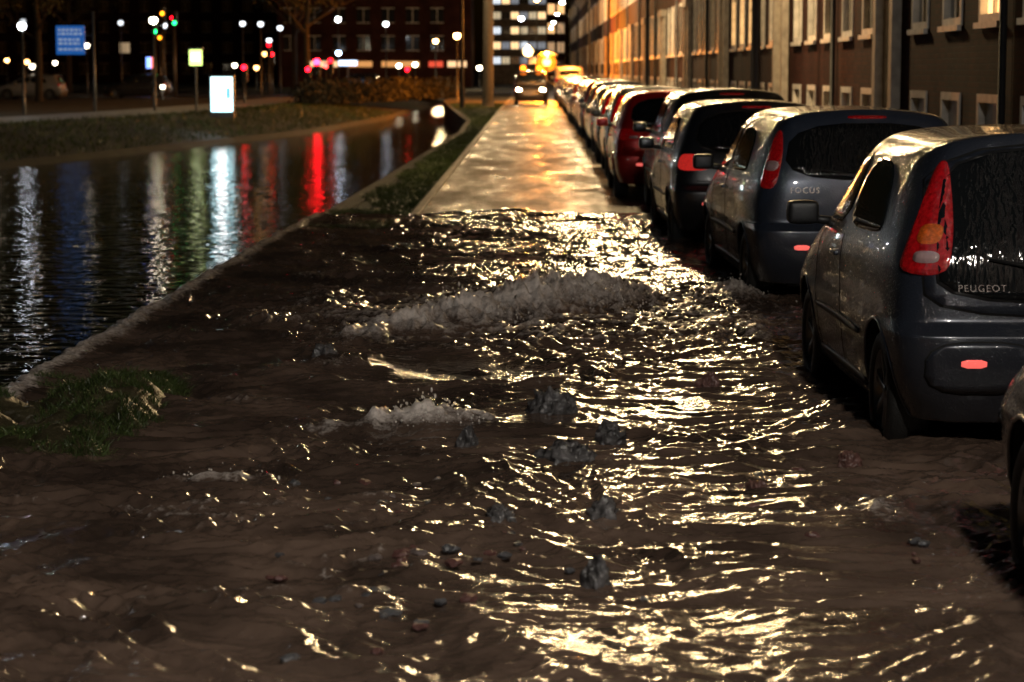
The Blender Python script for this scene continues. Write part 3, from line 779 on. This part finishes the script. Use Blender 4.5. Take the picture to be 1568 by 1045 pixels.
# ------------------------------------------------------------------ street lamps
def light(loc, E, col, r=.16, parent=None):
    ld = bpy.data.lights.new('lamp_light', 'POINT'); ld.energy = E; ld.color = col; ld.shadow_soft_size = r
    o = bpy.data.objects.new('lamp_light', ld); COL.objects.link(o); o.location = loc
    if parent: o.parent = parent
    return o
WARM = (1, .70, .35); COOL = (.90, .93, 1.0)
def arm_lamp(x, y, z, reach, E, col, es, r=.17):
    p = empty('street_lamp', (x, y, 0))
    mb = MB(); mb.tube([(0, 0, -.1), (0, 0, 1.0), (0, 0, z-.3)], [.09, .08, .05], 12)
    mb.tube([(0, 0, z-.3), (reach*.3, 0, z+.05), (reach*.92, 0, z+.18)], [.05, .04, .035], 10)
    mb.lathe([(.12, 0), (.12, .9)], (0, 0, 0), 'z', 12); mb.make('column', [M_dpole], p, True)
    mb = MB(); mb.box(reach-.32, reach+.32, -.15, .15, z+.13, z+.26); bevel(mb.make('lantern', [M_dpole], p), .04, 3)
    mb = MB(); mb.lathe([(.001, z+.0), (.12, z+.04), (.19, z+.125), (.001, z+.126)], (reach, 0, 0), 'z', 20)
    mb.make('lantern_glass', [emat(col, es)], p, True)
    if E: light((reach, 0, z-.02-r), E, col, r, p)
    return p
for y, E in ((38, 2300), (74, 3000), (112, 1500), (150, 1300)):
    arm_lamp(3.75, y, 7.0, -1.35, E, WARM, 60, .36)
for y in (188, 226, 264, 300): arm_lamp(3.75, y, 7.2, -1.3, 0, (1, .93, .8), 220)
arm_lamp(3.75, 1.5, 6.8, -1.5, 1350, (1, .92, .80), 60, .2)
arm_lamp(3.75, -34, 6.8, -1.5, 3600, (.90, .94, 1), 60, .2)
# invented canal-side lamp, added to make glitter on the left water
arm_lamp(-3.3, 106, 8.2, .6, 2600, WARM, 60, .36)

def post_lamp(x, y, z, col, es, r=.2, E=0, name='street_lamp', ground_z=0):
    p = empty(name, (x, y, ground_z))
    mb = MB(); mb.tube([(0, 0, -.1), (0, 0, .8), (0, 0, z-ground_z-r)], [.08, .06, .045], 8); mb.make('column', [M_metal], p, True)
    mb = MB(); h = z-ground_z
    mb.lathe([(.001, h-r), (r*.7, h-r*.75), (r, h), (r*.7, h+r*.6)], (0, 0, 0), 'z', 16); mb.make('globe', [emat(col, es)], p, True)
    mb = MB(); mb.lathe([(r*1.15, h+r*.6), (r*.5, h+r*.95), (.001, h+r)], (0, 0, 0), 'z', 16); mb.make('cap', [M_metal], p, True)
    if E: light((0, 0, h+r*1.3), E, col, .1, p)
    return p
W1 = (1, .86, .62); W2 = (.88, .94, 1); OR = (1, .50, .15)
for x, y, z, c, es in [(-33.5, 170, 3.6, W1, 10), (-60, 258, 2.9, OR, 14), (-57, 255, 2.7, OR, 12), (-54.5, 258, 2.6, W1, 12), (-16.3, 190, 6.0, W2, 40), (-13.2, 204, 5.9, W2, 20),
                       (-16.2, 189, 3.2, (.5, .7, 1), 25), (-9.5, 222, 4.6, OR, 40), (-4.4, 132, 3.75, OR, 60), (-27, 205, 2.2, W1, 12), (-25.4, 208, 2.0, OR, 12),
                       (-23.5, 202, 4.4, W2, 6), (-16.4, 98, 3.9, W1, 40), (-20.3, 90, 3.5, W2, 30), (-25.5, 106, 3.7, W1, 8), (-5.4, 230, 2.0, W1, 30), (-17, 170, 2.4, W2, 14), (-19.5, 175, 5, W2, 4), (-21.5, 168, 5.2, W2, 4),
                       (-12.7, 215, 2.2, W1, 25), (-11, 212, 2.3, W1, 20), (-31, 140, 2.0, W1, 6), (-18, 150, 4.8, W2, 3), (-26, 160, 4.9, W2, 3), (-30, 165, 5.2, W2, 2), (-36, 160, 5.2, W2, 1),
                       (-1.2, 240, 7.2, W2, 60), (.4, 215, 8.4, OR, 40), (-4.6, 250, 4.2, OR, 30), (-44, 180, 4.5, W2, 5), (-38.5, 172, 2.4, OR, 10), (-14.6, 160, 2.1, (1, .05, .04), 12), (-22, 186, 3.1, OR, 8)]:
    post_lamp(x, y, z, c, es, r=.11+.0006*y)
post_lamp(-17.5, 66, 5.6, W2, 6, .12, 420); post_lamp(-27, 100, 5.7, W1, 6, .12, 420)
post_lamp(.85, 136, 2.25, (1, .24, .012), 2.2, .60, 9000, name='warning_lamp')  # oversized dim globe imitates the orange glow around the smaller core
post_lamp(.85, 134.8, 2.25, (1, .62, .16), 6, .26, 0, name='warning_lamp')
post_lamp(-.3, 150, 3.0, (1, .60, .22), 12, .34, 700, name='warning_lamp')
light((2.2, 126, 3.5), 3500, (1, .30, .03), .3)  # added orange light without a fixture, tints road, cars and walls
light((.3, 108, 2.6), 900, (1, .34, .05), .15)  # bare orange light added ahead of the van to tint the road
light((-9, 215, 4), 2000, WARM, .3)

def traffic_light(x, y, z, which, es=80, r=.13):
    p = empty('traffic_light', (x, y, 0))
    mb = MB(); mb.tube([(0, 0, -.1), (0, 0, z-.5)], [.07, .06], 8); mb.make('pole', [M_metal], p, True)
    mb = MB(); mb.box(-.17, .17, -.12, .12, z-.5, z+.5); bevel(mb.make('signal_head', [M_black], p), .03)
    cs = {'r': (1, .004, .012), 'a': (1, .3, .01), 'g': (.02, 1, .2)}
    for k, zz in (('r', z+.3), ('a', z), ('g', z-.3)):
        mb = MB(); mb.lathe([(.001, -.17), (r*.7, -.165), (r, -.13)], (0, 0, zz), 'y', 16)
        mb.make('lens_'+k, [emat(cs[k], es) if k in which else M_black], p, True)
        mb = MB(); mb.lathe([(r*1.1, -.26), (r*1.1, -.12)], (0, 0, zz), 'y', 16); mb.make('hood', [M_black], p)
traffic_light(-12.1, 127, 1.9, 'r', 90, .19); traffic_light(-12.9, 130, 1.5, 'r', 25); traffic_light(-11.6, 130, 2.0, 'r', 15)
traffic_light(-25.3, 155, 5.6, 'a', 8); traffic_light(-24.6, 155, 5.0, 'r', 16); traffic_light(-25.0, 150, 4.6, 'g', 8); traffic_light(-24, 152, 5.2, 'g', 7)
traffic_light(-19, 165, 2.6, 'r', 18); traffic_light(-15.3, 120, 1.6, 'r', 25); traffic_light(-8.3, 150, 1.5, 'r', 20); traffic_light(-26, 158, 4, 'a', 6); traffic_light(-18.4, 158, 3.2, 'r', 8)

p = empty('traffic_sign', (-19.3, 94.5, 0))
mb = MB(); mb.box(-.60, .60, -.03, .03, 2.40, 3.6); sg = mb.make('sign_panel', [mat('sign_blue', (.01, .10, .5), .4, em=(.01, .16, .62), es=.42)], p); bevel(sg, .02)
mb = MB()
rg = random.Random(3)
for rz in (3.42, 3.26, 3.02, 2.86, 2.62):
    xx = -.5
    while xx < .42:
        wd = rg.uniform(.06, .2); mb.box(xx, min(xx+wd, .5), -.036, -.031, rz-.045, rz+.045); xx += wd+.05
mb.make('sign_text', [mat('sign_white', (.7, .75, .8), .4, em=(.35, .55, .9), es=.35)], p)
mb = MB(); mb.tube([(.95, .1, -.1), (.95, .1, 4.2)], [.06, .05], 8); mb.tube([(.95, .1, 3.2), (.5, .05, 3.2)], [.03, .03], 6); mb.make('post', [M_metal], p, True)
p = empty('lit_box_sign', (-14.0, 94, 0))
mb = MB(); mb.box(-.26, .26, -.08, .08, 1.95, 2.60); bevel(mb.make('light_box', [mat('box_sign_face', (.3, .3, .3), .4, em=(.70, 1, .25), es=2.6, var=.3)], p), .04)
mb = MB(); mb.box(-.16, .16, -.086, -.081, 2.15, 2.45); mb.make('logo', [mat('box_logo', (.3, .3, .2), .4, em=(1, 1, .7), es=6)], p)
mb = MB(); mb.tube([(0, 0, -.1), (0, 0, 1.95)], [.05, .05], 8); mb.box(-.30, .30, -.1, .1, 2.605, 2.68); mb.make('post', [M_metal], p)
p = empty('advertising_panel', (-11.55, 84, 0))
mb = MB(); mb.box(-.40, .40, -.09, .09, .22, 1.50); bevel(mb.make('lit_poster', [emat((.55, .92, 1), 4.5)], p), .02)
mb = MB(); mb.box(-.22, .12, -.096, -.091, .40, 1.35, 0); mb.box(.16, .32, -.096, -.091, .7, 1.1, 1); mb.make('poster_print', [emat((1, 1, 1), 12), emat((.2, .6, .9), 1.2)], p)
mb = MB(); mb.box(-.46, -.405, -.12, .12, 0, 1.57); mb.box(.405, .46, -.12, .12, 0, 1.57); mb.box(-.40, .40, -.12, .12, 1.505, 1.57); mb.box(-.40, .40, -.12, .12, .0, .215); mb.make('frame', [M_metal], p)
p = empty('lit_box_sign', (-14.2, 174, 0))
mb = MB(); mb.box(-.7, .7, -.1, .1, 2.1, 2.5); mb.make('light_box', [emat((.6, .75, 1), 3)], p); mb = MB(); mb.box(-.05, .05, -.05, .05, 0, 2.1); mb.make('post', [M_metal], p)
p = empty('lit_box_sign', (-28.0, 166, 0))
mb = MB(); mb.box(-.35, .0, -.1, .1, 1.9, 2.7, 0); mb.box(.004, .35, -.1, .1, 1.9, 2.7, 1); mb.make('light_box', [emat((.2, .35, 1), 3), emat((1, .2, .15), 2)], p); mb = MB(); mb.box(-.05, .05, -.05, .05, 0, 1.9); mb.make('post', [M_metal], p)

M_path = mat('far_path', (.42, .42, .40), .5, var=.3, nscale=.5, bump=.2, bscale=10)
V = []; F = []
ys = list(range(50, 150, 5))
for y in ys: f = float(farx(y)); V += [(f-9.5, y, .012), (f-5.6, y, .012)]
for i in range(len(ys)-1): F.append((2*i, 2*i+1, 2*i+3, 2*i+2))
obj('path', V, F, M_path)
obj('far_road', [(-110, 112, .008), (-9.3, 150, .008), (-9.3, 160, .008), (-110, 122, .008)], [(0, 1, 2, 3)], M_road)
for x, y, yaw, c in [(-28, 135, 1.5, (.3, .3, .31)), (-33, 138, 1.55, (.12, .12, .13)), (-22.5, 140, 1.5, cols[6]), (-12, 178, 1.5, cols[0]), (-38, 150, 1.5, (.3, .3, .31))]:
    car(x, y, yaw, 4.1, 1.7, 1.5, c, 'hatch', 2, 'low', lights=False)
post_lamp(-22.6, 138, .75, W1, 14, .14, name='bollard_lamp')

# ------------------------------------------------------------------ right-hand terrace
XF = 4.8
def brick_house(s, k, nb=6, bay=2.15):
    p = empty('brick_house', (XF, s, 0)); D = .06; Hh = 11.6
    wall = MB(); fr = MB(); gl = MB(); lit = MB(); rng = random.Random(k*13+5)
    rows = [(.80, 1.5), (2.25, 3.9), (5.0, 6.75), (7.85, 9.5)]
    far = s > 45
    for b in range(nb):
        y0 = b*bay; ww = 1.15; a = y0+(bay-ww)/2; c = a+ww
        wall.box(0, .5, y0, a, 0, Hh); wall.box(0, .5, c, y0+bay, 0, Hh)
        door = (b == 3)
        rws = rows if not door else [(.12, 3.3), (5.0, 6.75), (7.85, 9.5)]
        z = 0
        for (q0, q1) in rws:
            if q0 > z: wall.box(0, .5, a, c, z, q0)
            z = q1
            isdoor = door and q0 < 1
            base = q0 < 1 and not isdoor
            d = .10 if isdoor else D
            t = .09
            fx = -.022
            fr.box(fx, d, a, a+t, q0, q1, 0); fr.box(fx, d, c-t, c, q0, q1, 0)
            fr.box(fx, d, a+t, c-t, q1-t, q1, 0); fr.box(fx, d, a+t, c-t, q0, q0+t, 0)
            if not isdoor:
                if not base:
                    fr.box(d-.04, d-.002, (a+c)/2-.03, (a+c)/2+.03, q0+t, q1-t, 0)
                    fr.box(d-.038, d-.004, a+t, c-t, q0+(q1-q0)*.68, q0+(q1-q0)*.68+.05, 0)
                fr.box(-.07, fx-.002, a-.04, c+.04, q0-.06, q0+.005, 0 if not base else 3)
                L_ = rng.random() < (.36 if far else .05) and not base
                g = lit if L_ else gl
                g.box(d, d+.03, a, c, q0, q1, (0 if rng.random() < .6 else 1) if L_ else (1 if base and rng.random() < .9 else 0))
                wall.box(d+.03, .5, a, c, q0, q1)
            else:
                fr.box(d, d+.05, a+t, c-t, q0, 2.35, 2); gl.box(d, d+.03, a+t, c-t, 2.42, q1-t); fr.box(d-.02, d+.08, a+t, c-t, 2.35, 2.42, 0)
                for zz in (.35, 1.3): fr.box(d-.02, d-.001, a+.25, c-.25, zz, zz+.75, 2)
                wall.box(d+.08, .5, a, c, q0, q1)
                fr.box(-.15, -.025, a-.26, a-.002, 0, q1+.35, 1); fr.box(-.15, -.025, c+.002, c+.26, 0, q1+.35, 1); fr.box(-.22, -.005, a-.32, c+.32, q1+.352, q1+.6, 1)
                fr.box(-.5, -.03, a, c, 0, .15, 1)
        if z < Hh: wall.box(0, .5, a, c, z, Hh)
    LN = nb*bay
    fr.box(-.03, -.002, 0, LN, .12, .55, 3)
    fr.box(-.35, .1, 0, LN, Hh+.002, Hh+.3, 0)
    bk = MB(); bk.box(.505, 9, 0, LN, 0, Hh); bk.make('rear_walls', [BRICKS[k % 3]], p)
    wall.make('walls', [BRICKS[k % 3]], p)
    fr.make('frames', [M_white, M_stone, M_door, M_sill], p)
    if gl.v: gl.make('window_glass', [M_wglass, M_pane], p)
    if lit.v: lit.make('lit_windows', [emat((1, .55, .20), 2.6), emat((1, .70, .36), 1.2)], p)
    rf = MB()
    rf.v = [(-.3, 0, Hh+.3), (-.3, LN, Hh+.3), (4.7, LN, Hh+3.4), (4.7, 0, Hh+3.4), (9.3, 0, Hh+.3), (9.3, LN, Hh+.3)]
    rf.f = [(0, 1, 2, 3), (3, 2, 5, 4), (0, 3, 4), (1, 5, 2)]; rf.m = [0]*4
    rf.make('roof', [mat('roof_tile', (.06, .05, .045), .7, bump=.3)], p)
    dp = MB(); dp.tube([(-.07, .12, 0), (-.07, .12, Hh)], [.04, .04], 8)
    for zz in (1, 3, 5, 7, 9): dp.lathe([(.05, zz), (.05, zz+.06)], (-.07, .12, 0), 'z', 8)
    dp.make('downspout', [M_dpole], p, True)
k = 0; s = 22.6-12.9*4
while s < 290:
    brick_house(s, k); s += 12.93; k += 1

# ------------------------------------------------------------------ distant buildings
def block(name, x0, x1, y, Hh, bw, fh, ww, wh, plit, litcols, wallm, depth=12, z0=1.0, shop=None, framem=None):
    p = empty(name, (x0, y, 0)); wl = MB(); fr = MB(); gl = MB(); li = MB(); LN = x1-x0
    wl.box(0, LN, .12, depth, 0, Hh)
    n = int(LN/bw)
    nf = int((Hh-z0)/fh)
    for i in range(n+1):
        b = i*bw+(bw-ww)/2 if i < n else LN
        a = (i-1)*bw+(bw+ww)/2 if i else 0
        wl.box(a, b, 0, .118, 0, Hh)
    for f in range(nf+1):
        zt = z0+f*fh; zb_ = zt-(fh-wh) if f else 0
        for i in range(n):
            a = i*bw+(bw-ww)/2
            wl.box(a, a+ww, 0, .118, zb_, zt if f < nf else Hh)
    for f in range(nf):
        for i in range(n):
            a = i*bw+(bw-ww)/2; z = z0+f*fh
            g = li if random.random() < plit else gl
            g.box(a, a+ww, .08, .116, z, z+wh, random.randrange(len(litcols)) if g is li else 0)
            fr.box(a, a+ww, .03, .078, z, z+.07); fr.box(a, a+ww, .03, .078, z+wh-.07, z+wh); fr.box(a+ww/2-.03, a+ww/2+.03, .032, .077, z+.07, z+wh-.07)
    fr.box(-.1, LN+.1, -.3, .0-.003, Hh-.25, Hh+.05)
    wl.make('walls', [wallm], p); fr.make('frames', [framem or M_white], p)
    if gl.v: gl.make('window_glass', [M_wglass], p)
    if li.v: li.make('lit_windows', [emat(c_, s_) for c_, s_ in litcols], p)
    rf = MB(); rf.box(-.2, LN+.2, -.1, depth+.2, Hh+.052, Hh+.5); rf.make('roof', [M_black], p)
    if shop:
        sh = MB()
        for a, b, m_ in shop: sh.box(a, b, -.2, -.02, 2.1, 2.7, m_)
        sh.make('shop_fascia', [emat((1, .45, .14), .7), emat((1, .62, .32), 1.3), emat((.9, .08, .04), .9)], p)
YW = ((1, .7, .4), .35)
block('apartment_building', -27, -6.5, 240, 14, 2.6, 2.9, 1.4, 1.6, .04, [YW], BRICKS[2], shop=[(3, 6.5, 1), (7.5, 10, 0), (11, 15, 0), (16, 17.5, 2), (18, 20, 1)], z0=3.8)
block('apartment_building', -100, -30, 330, 15, 3, 3, 1.5, 1.6, .03, [YW], BRICKS[2], z0=1.2)
block('office_tower', -6.3, 1.8, 290, 34, 1.15, 1.9, .95, 1.0, .72, [((.85, .92, 1), 1.1), ((1, .80, .5), .6), ((.8, .88, 1), .25), ((1, .66, .32), 1.6)], M_conc, z0=2.5, framem=M_metal)
block('apartment_building', 1.9, 4.6, 310, 16, 1.3, 2.6, .9, 1.5, .6, [((1, .55, .22), 1.5), ((1, .6, .3), .5)], BRICKS[1], z0=1.5)

# ------------------------------------------------------------------ trees
def tree(x, y, h=9, r=.28, seed=0, leaves=1800):
    rg = random.Random(seed); p = empty('tree', (x, y, 0)); mb = MB(); tips = []
    def limb(a, d, L, rr, depth):
        pts = [a]; rad = [rr]; dd = d.copy()
        for i in range(4):
            dd = (dd+Vector((rg.uniform(-.18, .18), rg.uniform(-.18, .18), rg.uniform(-.02, .14)))).normalized()
            pts.append(pts[-1]+dd*L/4); rad.append(rr*(1-.16*(i+1)))
        mb.tube(pts, rad, 8 if depth < 2 else 5)
        if depth >= 3: tips.append(pts[-1]); tips.append(pts[2]); return
        for q in range(4 if depth else 5):
            b = pts[rg.randint(2, 4)]
            an = rg.uniform(0, 6.28); nd = (dd*.7+Vector((math.cos(an), math.sin(an), rg.uniform(0, .6)))*.8).normalized()
            limb(b, nd, L*rg.uniform(.55, .75), rad[3]*.65, depth+1)
    mb.tube([(0, 0, -.2), (0, 0, .3), (.03, 0, h*.25), (.0, .05, h*.5)], [r*1.5, r*1.1, r, r*.85], 14)
    limb(Vector((0, .05, h*.5)), Vector((0, 0, 1)), h*.3, r*.8, 0)
    for q in range(3):
        an = q*2.1+seed; limb(Vector((0, .03, h*(.38+.05*q))), Vector((math.cos(an), math.sin(an), .7)).normalized(), h*.28, r*.45, 1)
    mb.make('trunk_and_limbs', [M_bark], p, True)
    V = []; F = []
    for i in range(leaves):
        t = rg.choice(tips); c = t+Vector((rg.gauss(0, .35), rg.gauss(0, .35), rg.gauss(0, .3)))
        a = Vector((rg.uniform(-1, 1), rg.uniform(-1, 1), rg.uniform(-1, 1))).normalized()*.09; b = a.orthogonal().normalized()*.05
        k = len(V); V += [c-a, c+b, c+a, c-b]; F.append((k, k+1, k+2, k+3))
    obj('foliage', V, F, M_leaf, p)
tree(-2.15, 109, 16, .25, 1, 5000)
tree(-13.5, 135, 9, .2, 2, 2500); tree(-28, 128, 9, .2, 3, 2500); tree(-20, 190, 11, .25, 5, 3000); tree(-38, 185, 11, .25, 6, 3000)
def hedge():
    V = []; F = []
    for _ in range(9000):
        t = random.random(); y = 118+t*30; x = -12+t*6.8+random.gauss(0, .35); z = min(abs(random.gauss(.3, .4)), 1.3)
        c = Vector((x, y, z)); a = Vector((random.uniform(-1, 1), random.uniform(-1, 1), random.uniform(-1, 1))).normalized()*.12; b = a.orthogonal().normalized()*.08
        k = len(V); V += [c-a, c+b, c+a, c-b]; F.append((k, k+1, k+2, k+3))
    obj('hedge', V, F, mat('hedge_leaf', (.006, .008, .004), .7, var=.5))
hedge()

# ------------------------------------------------------------------ camera
cd = bpy.data.cameras.new('camera'); cam = bpy.data.objects.new('camera', cd); COL.objects.link(cam)
cam.location = (0, 0, 1.75); cam.rotation_euler = (math.radians(90-6.87), 0, math.radians(.52))
cd.lens = 79; cd.sensor_width = 36; cd.clip_end = 3000; cd.clip_start = .1
cd.dof.use_dof = True; cd.dof.focus_distance = 11.5; cd.dof.aperture_fstop = 4.0
scene.camera = cam
scene.view_settings.view_transform = 'Standard'; scene.view_settings.look = 'None'; scene.view_settings.exposure = 0
